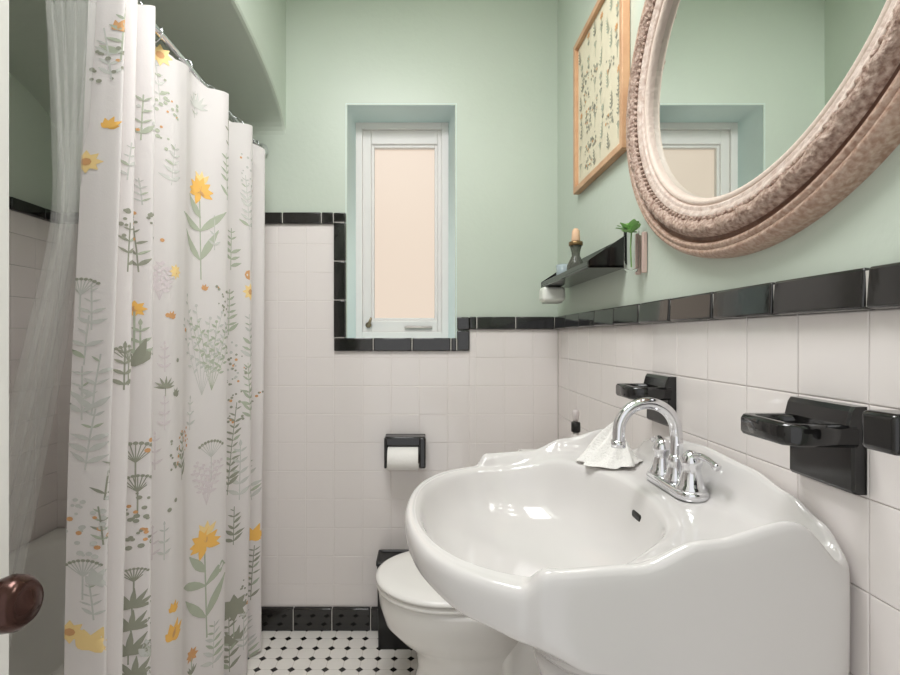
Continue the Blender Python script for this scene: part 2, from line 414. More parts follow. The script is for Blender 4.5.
path = catmull([(-.622, .880, 0), (-.598, .879, 0), (-.576, .884, 0), (-.604, .912, 0), (-.580, .938, 0), (-.585, .952, 0), (-.634, .972, 0), (-.604, 1.0, 0), (-.574, 1.022, 0), (-.588, 1.04, 0), (-.645, 1.075, 0), (-.640, 1.13, 0),
                (-.605, 1.19, 0), (-.600, 1.24, 0), (-.602, 1.30, 0), (-.572, 1.385, 0), (-.582, 1.41, 0), (-.648, 1.44, 0), (-.628, 1.50, 0), (-.600, 1.55, 0), (-.574, 1.60, 0), (-.588, 1.625, 0), (-.640, 1.66, 0), (-.602, 1.70, 0), (-.574, 1.735, 0), (-.60, 1.76, 0), (-.63, 1.785, 0), (-.615, 1.81, 0)], 8)
path = [p*1.03 for p in path]
cum = [0]
for a, b in zip(path, path[1:]): cum.append(cum[-1]+(b-a).length)
UL = cum[-1]
CT, CB = CH+.705, .012
hooks = [.02+(UL-.04)*k/9 for k in range(10)]
def ctop(u):
    dmin = min(abs(u-h) for h in hooks)
    return CT-.020*min(1, dmin/.085)**1.5-.03*smooth((u-.95)/.4)
def curt(u, z):
    u = max(0, min(UL-1e-6, u))
    lo = 0
    while cum[lo+1] < u: lo += 1
    f = (u-cum[lo])/(cum[lo+1]-cum[lo]); p = path[lo].lerp(path[lo+1], f); tg = (path[lo+1]-path[lo]).normalized()
    k = min(1, max(0, 1-z/CT))
    nx = Vector((tg.y, -tg.x, 0))
    amp = lerp(1.0, 1.15, k)
    x = -.625+(p.x+.625)*amp*1.5-.020*k+.004*math.sin(u*23+z*4)*k
    y = p.y+.055*smooth((.3-u)/.3)*(1-k)**1.5-.004*k+.004*math.sin(z*5+u*9)*k
    q = Vector((x, y, z))
    return q, nx
def curt_off(u, z, d):
    q, n = curt(u, z); return q+n*d
cur = MB()
us = []
for a, b in zip(cum, cum[1:]): us += [a, (a+b)/2]
us.append(UL-1e-6)
NZ = 44
L = []
for i in range(NZ+1):
    fz = i/NZ
    L.append([curt(u, lerp(CB, ctop(u), fz))[0] for u in us])
cur.loops(L, False)

LAYER = [0]
def lay(off):
    LAYER[0] = (LAYER[0]+1) % 13
    return off+LAYER[0]*.00022
def cleaf(m, S, u, z, ang, ln, wd, mi, off=.0012, n=5):
    """a leaf-shaped printed patch on the surface S(u,z,offset)"""
    ca, sa = math.cos(ang), math.sin(ang); rows = []; off = lay(off)
    for k in range(n+1):
        t = k/n; w_ = wd*math.sin(math.pi*min(.97, max(.05, t**.8)))*.5
        row = []
        for q in (-1, 0, 1):
            du, dz = t*ln*ca-q*w_*sa, t*ln*sa+q*w_*ca
            row.append(S(u+du, z+dz, off))
        rows.append(row)
    m.loops(rows, False, mi=mi)
def cstem(m, S, pts, wd, mi, off=.001):
    rows = []; off = lay(off)
    for (a, b), (c, d_) in zip(pts, pts[1:]):
        n = max(1, int(math.hypot(c-a, d_-b)/.012))
        for k in range(n): rows.append((lerp(a, c, k/n), lerp(b, d_, k/n)))
    rows.append(pts[-1])
    R = []
    for i, (a, b) in enumerate(rows):
        p, q = rows[max(0, i-1)], rows[min(len(rows)-1, i+1)]
        l = math.hypot(q[0]-p[0], q[1]-p[1]) or 1; nx, nz = -(q[1]-p[1])/l, (q[0]-p[0])/l
        R.append([S(a+nx*wd/2, b+nz*wd/2, off), S(a-nx*wd/2, b-nz*wd/2, off)])
    m.loops(R, False, mi=mi)
def cdot(m, S, u, z, r, mi, off=.0014, n=8):
    off = lay(off)
    R = [[S(u+r*q*math.cos(2*math.pi*k/n), z+r*q*math.sin(2*math.pi*k/n), off) for k in range(n)] for q in (1, .02)]
    m.loops(R, True, mi=mi)
PI = math.pi
SAGE, OLIVE, ORANGE, YELLOW, GREY, RUST, LILAC = range(1, 8)
def lily(m, S, u, z, s=1., fl=ORANGE):
    cstem(m, S, [(u+.008*s, z-.26*s), (u+.004*s, z-.12*s), (u, z)], .004*s, SAGE)
    for uz, a, ln in ((-.20, 2.3, .11), (-.20, 1.05, .12), (-.11, 2.75, .10), (-.11, .72, .12), (-.07, 2.25, .08)):
        cleaf(m, S, u+.004*s, z+uz*s, a, ln*s, .024*s, SAGE)
    for a in (.1, .7, 1.3, 1.9, 2.5, 3.1, -.35, 3.5, 4.4): cleaf(m, S, u, z+.012*s, a, .045*s, .022*s, fl, .0016)
    for a in (.9, 1.5, 2.1): cleaf(m, S, u+.005*s, z+.035*s, a, .04*s, .016*s, YELLOW, .002)
    for a in (1.2, 2.2, 3.6, 5.6): cleaf(m, S, u, z+.012*s, a, .02*s, .010*s, RUST, .0024)
def sprig(m, S, u, z, h, mi=OLIVE, pairs=5, ln=.035, lean=0.):
    cstem(m, S, [(u, z), (u+lean*.5, z+h*.5), (u+lean, z+h)], .0025, mi)
    for k in range(pairs):
        t = (k+.5)/pairs; q = ln*(1.1-.55*t)
        cleaf(m, S, u+lean*t, z+h*t, .6, q, q*.34, mi); cleaf(m, S, u+lean*t, z+h*t, PI-.6, q, q*.34, mi)
    cleaf(m, S, u+lean, z+h, PI/2, ln*.6, ln*.25, mi)
def umbel(m, S, u, z, h, mi=GREY, n=9, top=OLIVE):
    cstem(m, S, [(u, z), (u, z+h*.6)], .0022, mi)
    for k in range(n):
        a = PI/2+(k-(n-1)/2)*.19; e = (u+h*.42*math.cos(a), z+h*.6+h*.42*math.sin(a))
        cstem(m, S, [(u, z+h*.6), e], .0016, mi); cdot(m, S, e[0], e[1], min(.0042, h*.04), top)
def daisy(m, S, u, z, r=.02, mi=ORANGE, stem=.0):
    if stem:
        cstem(m, S, [(u, z), (u, z-stem)], .003, SAGE)
        for a in (2.3, .9, 2.0, 1.3): cleaf(m, S, u, z-stem, a, min(.07, stem*.5), min(.016, stem*.13), OLIVE)
    for k in range(8): cleaf(m, S, u, z, k*PI/4, r, r*.55, mi)
    cdot(m, S, u, z, r*.34, RUST, .002)
def berry(m, S, u, z, h, mi=OLIVE):
    rnd = random.Random(int(u*1000+z*777))
    for k in range(20):
        cdot(m, S, u+rnd.uniform(-.03, .03), z+rnd.uniform(0, h), rnd.uniform(.0022, .0048), mi if k % 9 else RUST)
S = lambda u, z, o=.0010: curt_off(u, z, o*.25)   #MOTIFS
def fern(m, S, u, z, h, mi=2):
    rnd = random.Random(int(u*997+z*1013)); le = rnd.uniform(-.12, .12)*h; n = max(4, int(h/.02))
    cstem(m, S, [(u, z), (u+le*.4, z+h*.5), (u+le, z+h)], .0022, mi)
    for k in range(n):
        t = (k+.6)/n; q = min(.034, h*.26)*(1.1-.6*t)*rnd.uniform(.75, 1.2)
        for sd in (0, 1):
            if rnd.random() < .12: continue
            an = rnd.uniform(.35, .85); cleaf(m, S, u+le*t, z+h*t*.95, an if sd else PI-an, q, q*rnd.uniform(.22, .36), mi if rnd.random() < .8 else SAGE)
def tulip(m, S, u, z, h, mi=3):
    for an, q in ((1.0, 1), (1.55, 1.05), (2.1, .9), (.6, .7), (2.6, .6)): cleaf(m, S, u, z, an-.35, h*q, h*.42, mi)
    cleaf(m, S, u, z+h*.1, 1.2, h*.5, h*.2, RUST if mi == ORANGE else mi, .0016)
def dot(m, S, u, z, rr, mi): cdot(m, S, u, z, rr, mi)
def dots(m, S, u, z, h, mi):
    for k in range(5): cdot(m, S, u-h+h*.4*k, z+.004*math.sin(k*2), .005, mi)
def palm(m, S, u, z, h, mi=2):
    for an in (.2, .62, 1.05, 1.5, 2.0, 2.5, 2.95): cleaf(m, S, u, z, an, h*(.8+.25*math.sin(an)), h*.2, mi)
    cstem(m, S, [(u, z-.02), (u, z+.02)], .002, mi)
def spray(m, S, u, z, h, mi):
    rnd = random.Random(int(u*991+z*1009))
    for k in range(6):
        a = PI/2+(k-2.5)*.13; e = (u+h*math.cos(a)*rnd.uniform(.8, 1.1), z+h*math.sin(a)*rnd.uniform(.75, 1))
        cstem(m, S, [(u, z), ((u*.6+e[0]*.4), z+(e[1]-z)*.45), e], .0014, mi)
        for j in range(8):
            t = .3+.7*j/8; cleaf(m, S, lerp(u, e[0], t), lerp(z, e[1], t), a+(1.0 if j % 2 else -1.0), .016, .007, mi)
        cdot(m, S, e[0], e[1], .0045, mi)
lily(cur, S, 0.638, 1.518, 0.8849); lily(cur, S, 0.665, 0.547, 0.9747); daisy(cur, S, 0.261, 1.190, 0.0176,ORANGE,0.12); daisy(cur, S, 0.527, 1.294, 0.0191,YELLOW,0.0)
tulip(cur, S, 0.524, 0.377, 0.0476); tulip(cur, S, 0.522, 0.447, 0.0267); daisy(cur, S, 0.483, 1.814, 0.0259,YELLOW,0.0); tulip(cur, S, 0.031, 1.529, 0.0218)
daisy(cur, S, 0.006, 1.464, 0.0218,YELLOW,0.0); dot(cur, S, 1.002, 1.336, 0.0164,RUST); daisy(cur, S, 1.007, 1.281, 0.0279,YELLOW,0.0); tulip(cur, S, 1.180, 0.413, 0.0542)
daisy(cur, S, 0.006, 0.589, 0.0211,YELLOW,0.0); tulip(cur, S, 0.029, 0.557, 0.0421,YELLOW); dot(cur, S, 0.506, 1.185, 0.0056,RUST); tulip(cur, S, 0.515, 1.178, 0.0189,RUST)
tulip(cur, S, 0.653, 1.261, 0.0168,RUST); fern(cur, S, 0.126, 1.260, 0.0984,OLIVE); fern(cur, S, 0.266, 1.267, 0.0962,OLIVE); berry(cur, S, 0.114, 1.330, 0.0603,OLIVE)
berry(cur, S, 0.267, 1.334, 0.0641,OLIVE); spray(cur, S, 0.652, 0.972, 0.2829,GREY); spray(cur, S, 0.678, 0.983, 0.2134,SAGE); umbel(cur, S, 0.131, 1.036, 0.0754,OLIVE)
sprig(cur, S, 0.125, 1.027, 0.0826,OLIVE,4,0.0225); sprig(cur, S, 0.269, 1.083, 0.0722,SAGE,3,0.0241); fern(cur, S, 0.939, 1.138, 0.1466,SAGE); berry(cur, S, 0.719, 1.180, 0.1098,OLIVE)
fern(cur, S, 0.944, 1.346, 0.1346,SAGE); berry(cur, S, 0.941, 0.994, 0.1222,GREY); berry(cur, S, 0.961, 0.976, 0.0989,OLIVE); fern(cur, S, 0.945, 0.627, 0.2932,OLIVE)
berry(cur, S, 0.955, 0.832, 0.1231,OLIVE); sprig(cur, S, 0.977, 0.602, 0.1741,GREY,5,0.0373); fern(cur, S, 0.562, 0.764, 0.1277,OLIVE); berry(cur, S, 0.539, 0.796, 0.0868,OLIVE)
berry(cur, S, 0.577, 0.833, 0.0596,RUST); umbel(cur, S, 0.680, 0.732, 0.1068,GREY); spray(cur, S, 0.669, 0.665, 0.1274,LILAC); umbel(cur, S, 0.264, 0.811, 0.0959,OLIVE)
umbel(cur, S, 0.267, 0.759, 0.08,OLIVE); berry(cur, S, 0.255, 0.719, 0.0874,OLIVE); berry(cur, S, 0.273, 0.705, 0.0802,OLIVE); dots(cur, S, 0.264, 0.695, 0.0399,OLIVE)
fern(cur, S, 0.044, 0.830, 0.0777,OLIVE); fern(cur, S, 0.044, 0.748, 0.0705,OLIVE); berry(cur, S, 0.043, 0.720, 0.0704,GREY); umbel(cur, S, 0.263, 0.583, 0.0637,OLIVE)
palm(cur, S, 0.261, 0.567, 0.0398); palm(cur, S, 0.260, 0.522, 0.0397); palm(cur, S, 0.257, 0.471, 0.0476); palm(cur, S, 0.264, 0.421, 0.0438)
sprig(cur, S, 0.500, 1.046, 0.0655,LILAC,3,0.0187); palm(cur, S, 0.502, 1.006, 0.0281); tulip(cur, S, 0.530, 0.984, 0.021,OLIVE); sprig(cur, S, 0.500, 0.904, 0.0749,LILAC,3,0.0187)
fern(cur, S, 0.964, 0.461, 0.1233,OLIVE); daisy(cur, S, 0.967, 0.256, 0.0433,OLIVE,0.1236); fern(cur, S, 0.954, 0.054, 0.2214,OLIVE); fern(cur, S, 0.995, 0.104, 0.1256,GREY)
fern(cur, S, 0.690, 0.199, 0.1293,GREY); daisy(cur, S, 0.628, 0.272, 0.0207,RUST,0.0516); tulip(cur, S, 0.285, 0.461, 0.0403,GREY); tulip(cur, S, 0.286, 0.460, 0.0242,SAGE)
umbel(cur, S, 0.007, 1.167, 0.0717,GREY); fern(cur, S, 0.022, 1.144, 0.0858,GREY); fern(cur, S, 0.015, 1.079, 0.0927,GREY); fern(cur, S, 0.026, 0.986, 0.1136,GREY)
fern(cur, S, 0.015, 0.977, 0.0994,GREY); fern(cur, S, 0.021, 0.885, 0.1131,GREY); berry(cur, S, 0.022, 0.766, 0.0704,GREY); umbel(cur, S, 0.021, 0.648, 0.0703,GREY)
fern(cur, S, 0.034, 0.611, 0.0702,GREY); tulip(cur, S, 0.037, 0.675, 0.0351,GREY); tulip(cur, S, 0.040, 1.720, 0.022,RUST); fern(cur, S, 0.034, 1.622, 0.1023,GREY)
fern(cur, S, 0.045, 1.661, 0.1171,SAGE); berry(cur, S, 0.037, 1.612, 0.073,OLIVE); fern(cur, S, 0.123, 1.443, 0.0759,GREY); fern(cur, S, 0.267, 1.544, 0.0962,SAGE)
berry(cur, S, 0.263, 1.543, 0.08,GREY); berry(cur, S, 0.495, 1.587, 0.1212,SAGE); fern(cur, S, 0.484, 1.705, 0.0926,GREY); berry(cur, S, 0.480, 1.655, 0.1108,SAGE)
fern(cur, S, 0.511, 1.506, 0.1038,GREY); fern(cur, S, 0.270, 1.408, 0.0562,GREY); fern(cur, S, 0.619, 1.720, 0.0719,GREY); palm(cur, S, 0.627, 1.750, 0.0413,GREY)
fern(cur, S, 0.726, 1.527, 0.1326,SAGE); fern(cur, S, 0.731, 1.674, 0.0887,OLIVE); fern(cur, S, 1.001, 1.485, 0.1767,GREY); berry(cur, S, 1.001, 1.584, 0.1514,GREY)
fern(cur, S, 1.007, 0.857, 0.19,SAGE); berry(cur, S, 1.177, 0.767, 0.1897,OLIVE); fern(cur, S, 1.179, 0.554, 0.1897,GREY); fern(cur, S, 1.177, 0.203, 0.189,OLIVE)
fern(cur, S, 1.174, -0.007, 0.2021,GREY); fern(cur, S, 1.007, 1.055, 0.1521,GREY); berry(cur, S, 1.002, 0.199, 0.1512,OLIVE); sprig(cur, S, 0.481, 0.810, 0.0832,LILAC,3,0.0185)
spray(cur, S, 0.489, 1.221, 0.0927,LILAC); sprig(cur, S, 0.478, 0.593, 0.0738,LILAC,3,0.0184); sprig(cur, S, 0.500, 0.585, 0.0843,GREY,3,0.0187); sprig(cur, S, 0.618, 0.882, 0.0819,GREY,3,0.0205)
sprig(cur, S, 0.682, 1.375, 0.0858,GREY,3,0.0214); dot(cur, S, 0.493, 1.367, 0.0047,RUST); dot(cur, S, 0.584, 1.150, 0.006,RUST); dot(cur, S, 0.539, 1.073, 0.0058,OLIVE)
dot(cur, S, 0.286, 0.913, 0.0049,RUST); dot(cur, S, 0.280, 0.892, 0.0048,RUST); dot(cur, S, 0.511, 0.704, 0.0057,OLIVE); dot(cur, S, 0.530, 0.723, 0.0057,OLIVE)
curtain = tag(cur.build('shower_curtain', [CURT]+INK, None, normals=False), 'white shower curtain printed with orange lilies and grey-green herbs hanging beside the tub', 'shower curtain')
for h in hooks:
    p = curt(h, CT-.012)[0]; m = MB(); c = Vector((RX, p.y, RZ-.004)); pts = []
    for k in range(21):
        a = 2*PI*k/20; pts.append((c.x+.016*math.cos(a)+(p.x-c.x)*.5*(1-math.sin(a))/2*.6, c.y, c.z-.004+.019*math.sin(a)))
    m.tube(pts, .0016, 6, caps=False); m.build('hook', CHROME, curtain)

m = MB(); L = []
LT = [(-0.642, 0.84, 1.7, -0.618, 0.93, 1.762), (-0.648, 0.87, 1.511, -0.65, 0.95, 1.546), (-0.659, 0.89, 1.34, -0.681, 0.97, 1.359), (-0.72, 0.91, 1.144, -0.717, 0.99, 1.145), (-0.795, 0.93, 0.919, -0.772, 1.01, 0.901), (-0.898, 0.95, 0.628, -0.839, 1.03, 0.586), (-1.015, 0.97, 0.305, -0.908, 1.05, 0.237)]
la, lb = catmull([t_[:3] for t_ in LT], 8), catmull([t_[3:] for t_ in LT], 8)
for i, (pa, pb) in enumerate(zip(la, lb)):
    f = i/(len(la)-1); row = []
    for j in range(61):
        g_ = j/60; q = pa.lerp(pb, g_); wv = math.sin(g_*31)*.014*(.6+.5*f)+math.sin(g_*67+f*3)*.005
        row.append((q.x+wv*.75, q.y+wv*.55, q.z))
    L.append(row)
m.loops(L, False)
liner = tag(m.build('shower_curtain_liner', LINER, None, normals=False), 'clear vinyl liner swept into the tub behind the printed shower curtain', 'shower liner')

# ------------------------------------------------------------------ sink
SY = .885
sink = thing('pedestal_sink', (.30, SY, 0), 'large white porcelain pedestal sink on the right tiled wall', 'sink')
half = [(-.036, 0), (-.033, .05), (-.026, .10), (-.013, .15), (.007, .195), (.036, .237), (.074, .268), (.108, .288), (.124, .294), (.136, .303), (.152, .306), (.20, .306), (.30, .306), (.40, .306), (.47, .305), (.499, .300), (.509, .286), (.511, .25), (.511, .16), (.511, .08), (.511, 0)]
hp = catmull([(x, s, 0) for x, s in half], 10)
full = [(p.x, SY-p.y) for p in hp]+[(p.x, SY+p.y) for p in reversed(hp)][1:-1]
def resample(P, n):
    P = [Vector(p) for p in P]+[Vector(P[0])]; c = [0]
    for a, b in zip(P, P[1:]): c.append(c[-1]+(b-a).length)
    o = []; j = 0
    for k in range(n):
        t = c[-1]*k/n
        while c[j+1] < t: j += 1
        o.append(P[j].lerp(P[j+1], (t-c[j])/(c[j+1]-c[j]+1e-9)))
    return o
out = resample(full, 240)
BC = Vector((.189, SY+.002)); BRX, BRY = .202, .264
def oval(P, k=1., dx=0.):
    d = (P-BC); a = math.atan2(d.y/BRY, d.x/BRX); nn = 2.25
    ca, sa = math.cos(a), math.sin(a); r = 1/((abs(ca)**nn+abs(sa)**nn)**(1/nn))
    return Vector((BC.x+dx+BRX*k*r*ca, BC.y+BRY*k*r*sa))
def zrim(p):
    s = abs(p.y-SY)
    z = interp([(.118, .829), (.140, .855), (.25, .861), (.335, .891), (.44, .914), (.50, .914)], p.x)
    back = smooth((p.x-.44)/.06)
    crown = interp([(.0, .936), (.12, .930), (.20, .915), (.255, .897), (.29, .872), (.305, .862)], s)
    return lerp(z, crown, back)
def zdeck(p): return lerp(.828, .860, smooth((p.x-.16)/.22))
def zskirt(p): return interp([(-.02, .775), (.06, .765), (.13, .755), (.20, .728), (.33, .68), (.5, .66)], p.x)
nrm = []
for i, p in enumerate(out):
    t_ = (out[(i+1) % 240]-out[i-1]).normalized(); n_ = Vector((t_.y, -t_.x))
    if n_.dot(p-Vector((.25, SY))) < 0: n_ = -n_
    nrm.append(n_)
def inset(d, fr):
    o = []
    for p, n_ in zip(out, nrm):
        e = oval(p); Lr = (e-p).length; dd = min(d, Lr*fr)
        o.append(p+(e-p).normalized()*dd)
    return o
def P3(Ps, fz): return [(p.x, p.y, fz(q)) for p, q in zip(Ps, out)]
L = []
pc = Vector((.335, SY))
def ped(p, rx, ry, z): 
    d = p-pc; a = math.atan2(d.y/ .30, d.x/.33); return (pc.x+rx*math.cos(a), pc.y+ry*math.sin(a), z)
def under(f, z0, dz):
    o = []
    for p in out:
        q = ped(p, .155, .128, 0); o.append((lerp(p.x, q[0], f), lerp(p.y, q[1], f), lerp(zskirt(p)+dz, z0, smooth(f)*.9+.1*f)))
    return o
L.append([ped(p, .140, .118, .575) for p in out])
L.append([ped(p, .150, .126, .600) for p in out])
L.append(under(.86, .625, 0)); L.append(under(.6, .625, 0)); L.append(under(.3, .625, 0)); L.append(under(.09, .625, 0)); L.append(under(.03, .625, .004))
sk = lambda q, f: lerp(zskirt(q), zrim(q), f)
L.append([(p.x-n_.x*.001, p.y-n_.y*.001, zskirt(p)+.014) for p, n_ in zip(out, nrm)])
L.append(P3(out, lambda q: sk(q, .5)))
L.append([(p.x+n_.x*.001, p.y+n_.y*.001, zrim(p)-.014) for p, n_ in zip(out, nrm)])
L.append([(p.x-n_.x*.003, p.y-n_.y*.003, zrim(p)-.003) for p, n_ in zip(out, nrm)])
L.append(P3(inset(.009, .30), zrim))
L.append(P3(inset(.016, .52), lambda q: zrim(q)-.001))
L.append(P3(inset(.028, .66), lambda q: lerp(zrim(q), zdeck(q), .55 if q.x > .16 else .2)))
L.append(P3(inset(.042, .78), lambda q: zdeck(q)+.003))
L.append(P3(inset(.075, .90), zdeck))
ez = lambda q: lerp(.828, .858, smooth((q.x-.16)/.22))
def bowl(k, z, dx=0., f=1.):
    return [(lambda e: (e.x, e.y, z+(ez(p)-.828)*f))(oval(p, k, dx)) for p in out]
L += [bowl(1.0, .8265), bowl(.975, .822), bowl(.945, .803, 0, .8), bowl(.895, .775, .002, .5), bowl(.80, .745, .006, .25), bowl(.64, .720, .012, .1), bowl(.40, .704, .02, 0), bowl(.16, .697, .03, 0), bowl(.10, .696, .03, 0)]
m = MB(); m.loops(L, True, True, True)
basin = m.build('basin', PORC, sink, sub=1)
m = MB()
pr = [(.150, .60), (.142, .57), (.120, .50), (.108, .40), (.104, .25), (.112, .14), (.135, .06), (.15, .03), (.15, 0)]
m.loops([[(pc.x+r*math.cos(2*PI*k/48), pc.y+r*.86*math.sin(2*PI*k/48), z) for k in range(48)] for r, z in reversed(pr)], True, True, True)
m.build('pedestal', PORC, sink, sub=1)
m = MB(); m.lathe([(.021, 0), (.021, .003), (.014, .004), (.012, .001), (0, .001)], (.228, SY, .696), (0, 0, 1), 24); m.build('drain', CHROME, sink)
# overflow slot on the rear bowl wall
m = MB()
hx = .3815; rot = Matrix.Rotation(-.45, 4, 'Y')
m.box((hx-.007, SY-.019, .804), (hx+.004, SY+.019, .819), .006, 0, 3)
m.build('overflow_slot', DARK, sink)

# faucet
fx, fz = .447, .862
fau = thing('faucet', (fx, SY, fz), 'chrome gooseneck faucet with two lever handles on the sink deck', 'faucet')
m = MB()
bl = []
for z, k in ((0, 1), (.008, 1), (.012, .94), (.014, .85)):
    bl.append([(fx+(.027*math.cos(a))*k, SY+(.052 if math.sin(a) > 0 else -.052)*1+.027*math.sin(a)*k, fz+z) for a in [2*PI*i/40+.01 for i in range(40)]])
m.loops(bl, True, True, True); m.build('base_plate', CHROME, fau)
m = MB()
m.lathe([(.021, .012), (.021, .018), (.016, .026), (.013, .045), (.015, .05), (.012, .056), (.011, .06)], (fx, SY, fz), (0, 0, 1), 24)
pts = [(fx, SY, fz+.05), (fx+.001, SY, fz+.085)]
R_ = .051
for k in range(15):
    a = PI*k/14*1.02; pts.append((fx-R_+R_*math.cos(a), SY, fz+.100+R_*math.sin(a)))
e = Vector(pts[-1]); pts += [(e.x-.001, SY, e.z-.016)]
m.tube(catmull(pts, 3), [.011]*4+[.0105]*(len(catmull(pts, 3))-4), 16)
sp = m.build('spout', CHROME, fau)
m = MB(); m.lathe([(.0125, 0), (.0125, .012), (.009, .012), (.008, .009), (0, .009)], (e.x-.001, SY, e.z-.012), (0, 0, -1), 20); m.build('aerator', CHROME, sp)
for s in (-1, 1):
    hy = SY+s*.051
    m = MB(); m.lathe([(.025, .010), (.025, .016), (.020, .022), (.0155, .040), (.014, .052), (.017, .056), (.017, .062), (.012, .072), (.006, .078), (.0, .079)], (fx, hy, fz), (0, 0, 1), 24)
    h = m.build('handle', CHROME, fau)
    m = MB(); m.tube(catmull([(fx, hy, fz+.066), (fx+.004, hy+s*.018, fz+.073), (fx+.008, hy+s*.040, fz+.071), (fx+.010, hy+s*.058, fz+.064)], 5), [.007]*4+[.0058]*4+[.005]*5+[.0065]*3, 10)
    m.build('lever', CHROME, h)

# washcloth bunched on the far deck
m = MB(); L = []
for i in range(17):
    f = i/16; row = []
    for k in range(80):
        a = 2*PI*k/80; ca, sa = math.cos(a), math.sin(a)
        rad = 1+.10*math.sin(3*a+.8)+.07*math.sin(5*a+f*2)+.05*math.sin(9*a+1.3)*f
        lng = 1+.75*max(0, -ca)**1.5                      # longer towards the bowl
        x, y = .412+f*rad*(.052*ca*lng), 1.070+f*rad*(.058*sa)
        rid = max(0, math.cos(a-2.7))**6*.020+max(0, math.cos(a-5.0))**6*.018+max(0, math.cos(a-.9))**8*.014
        z = .866+.088*(1-f)**1.9+rid*math.sin(PI*min(1, f*1.05))+.006*math.sin(PI*f)*math.sin(7*a+f*5)
        if x < .395: z -= .006*f
        row.append((x, y, z))
    L.append(row)
m.loops(L, True, True, True)
tag(m.build('washcloth', CLOTH, None, sub=1), 'white washcloth bunched on the sink deck behind the faucet spout', 'cloth')

# ------------------------------------------------------------------ toilet
TY = 1.53
toi = thing('toilet', (.15, TY, 0), 'white toilet with closed lid between the sink and the back wall', 'toilet')
def egg(x0, x1, hwid, z, n=64, yo=0.):
    o = []
    xm = x0+(x1-x0)*.5
    for k in range(n):
        a = 2*PI*k/n; ca, sa = math.cos(a), math.sin(a)
        if ca < 0: x = xm+(xm-x0)*ca; y = hwid*sa
        else: x = xm+(x1-xm)*(abs(ca)**.75); y = hwid*(1 if sa > 0 else -1)*abs(sa)**.85
        o.append((x, TY+y, z))
    return o
m = MB()
m.loops([egg(-.06, .30, .115, 0), egg(-.065, .30, .12, .015), egg(-.04, .29, .105, .05), egg(-.02, .29, .098, .13), egg(-.030, .29, .104, .185), egg(-.078, .30, .130, .222), egg(-.121, .31, .160, .268), egg(-.138, .32, .176, .32), egg(-.142, .32, .180, .355), egg(-.142, .32, .180, .368), egg(-.13, .31, .17, .374)], True, True, True)
m.box((.22, TY-.11, 0), (.50, TY+.11, .37), .03, 0, 4)
m.build('bowl', TOILETM, toi)
m = MB(); m.loops([egg(-.142, .27, .178, .3745), egg(-.148, .275, .184, .379), egg(-.148, .275, .184, .386), egg(-.142, .27, .178, .390)], True, True, True); m.build('seat', SEATM, toi)
m = MB(); m.loops([egg(-.142, .27, .178, .3935), egg(-.151, .275, .187, .398), egg(-.151, .275, .187, .405), egg(-.140, .268, .176, .411), egg(-.10, .24, .13, .4145), egg(.0, .12, .04, .4155)], True, True, True); m.build('lid', SEATM, toi)
m = MB(); m.box((.335, TY-.20, .375), (.508, TY+.20, .715), .025, 0, 4); m.build('tank', TOILETM, toi)
m = MB(); m.box((.322, TY-.21, .716), (.510, TY+.21, .742), .01, 0, 3); m.build('tank_lid', TOILETM, toi)

# bottle on the tank lid
b = thing('small_bottle', (.452, 1.49, .742), 'small bottle with dark collar on the toilet tank, above the far sink rim', 'bottle')
m = MB(); m.lathe([(.018, 0), (.019, .01), (.019, .08), (.012, .095), (.009, .10), (.009, .104), (0, .104)], (.452, 1.49, .742), (0, 0, 1), 20); m.build('body', mat('frosted_bottle', rgb(210, 205, 200), .3), b)
m = MB(); m.lathe([(.0125, .105), (.0135, .108), (.0135, .132), (.011, .135), (0, .135)], (.452, 1.49, .742), (0, 0, 1), 20); m.build('collar', DARK, b)
m = MB(); m.lathe([(.007, .1355), (.009, .145), (.011, .165), (.007, .172), (0, .172)], (.452, 1.49, .742), (0, 0, 1), 20); m.build('stopper', mat('pale_glass', rgb(200, 192, 190), .15), b)

# black waste bin behind the toilet
wb = thing('waste_bin', (-.07, 1.80, 0), 'black waste bin on the mosaic floor between toilet and back wall', 'waste bin')
m = MB()
o_ = [rrect(-.170, .04, 1.80, 1.905, .006, 0), rrect(-.174, .044, 1.796, 1.906, .006, .312), rrect(-.170, .040, 1.800, 1.902, .005, .314), rrect(-.160, .030, 1.812, 1.892, .005, .311)]
m.loops(o_, True, True, True); m.build('body', BIN, wb)
m = MB(); m.loops([rrect(-.1775, .0475, 1.7925, 1.9085, .008, .304), rrect(-.1775, .0475, 1.7925, 1.9085, .008, .316), rrect(-.168, .038, 1.804, 1.898, .006, .316), rrect(-.168, .038, 1.804, 1.898, .006, .304)], True); m.build('rim', BIN, wb)

# ------------------------------------------------------------------ toilet paper holder
hy = YB-.006
th = thing('toilet_paper_holder', (-.073, hy, .70), 'black ceramic toilet paper holder set in the white back wall tile', 'toilet paper holder')
m = MB(); m.box((-.152, hy-.012, .645), (.002, hy+.006, .757), .004); m.build('back_plate', BLACKC, th)
m = MB(); m.box((-.152, hy-.062, .722), (.002, hy-.010, .757), .006, 0, 3); m.build('hood', BLACKC, th)
for xa, xb in ((-.153, -.143), (-.022, .003)):
    m = MB(); m.box((xa, hy-.070, .640), (xb, hy-.010, .755), .006, 0, 3); m.build('arm', BLACKC, th)
rl = thing('toilet_roll', (-.083, hy-.060, .676), 'white toilet roll in the black holder on the back wall', 'toilet roll')
m = MB(); m.lathe([(.018, 0), (.042, 0), (.043, .002), (.043, .112), (.042, .114), (.018, .114)], (-.1395, hy-.058, .676), (1, 0, 0), 40); m.build('paper', PAPER, rl)
m = MB(); m.lathe([(.016, 0), (.0178, 0), (.0178, .115), (.016, .115)], (-.140, hy-.058, .676), (1, 0, 0), 24); m.build('core', mat('cardboard', rgb(170, 140, 110), .9), rl)

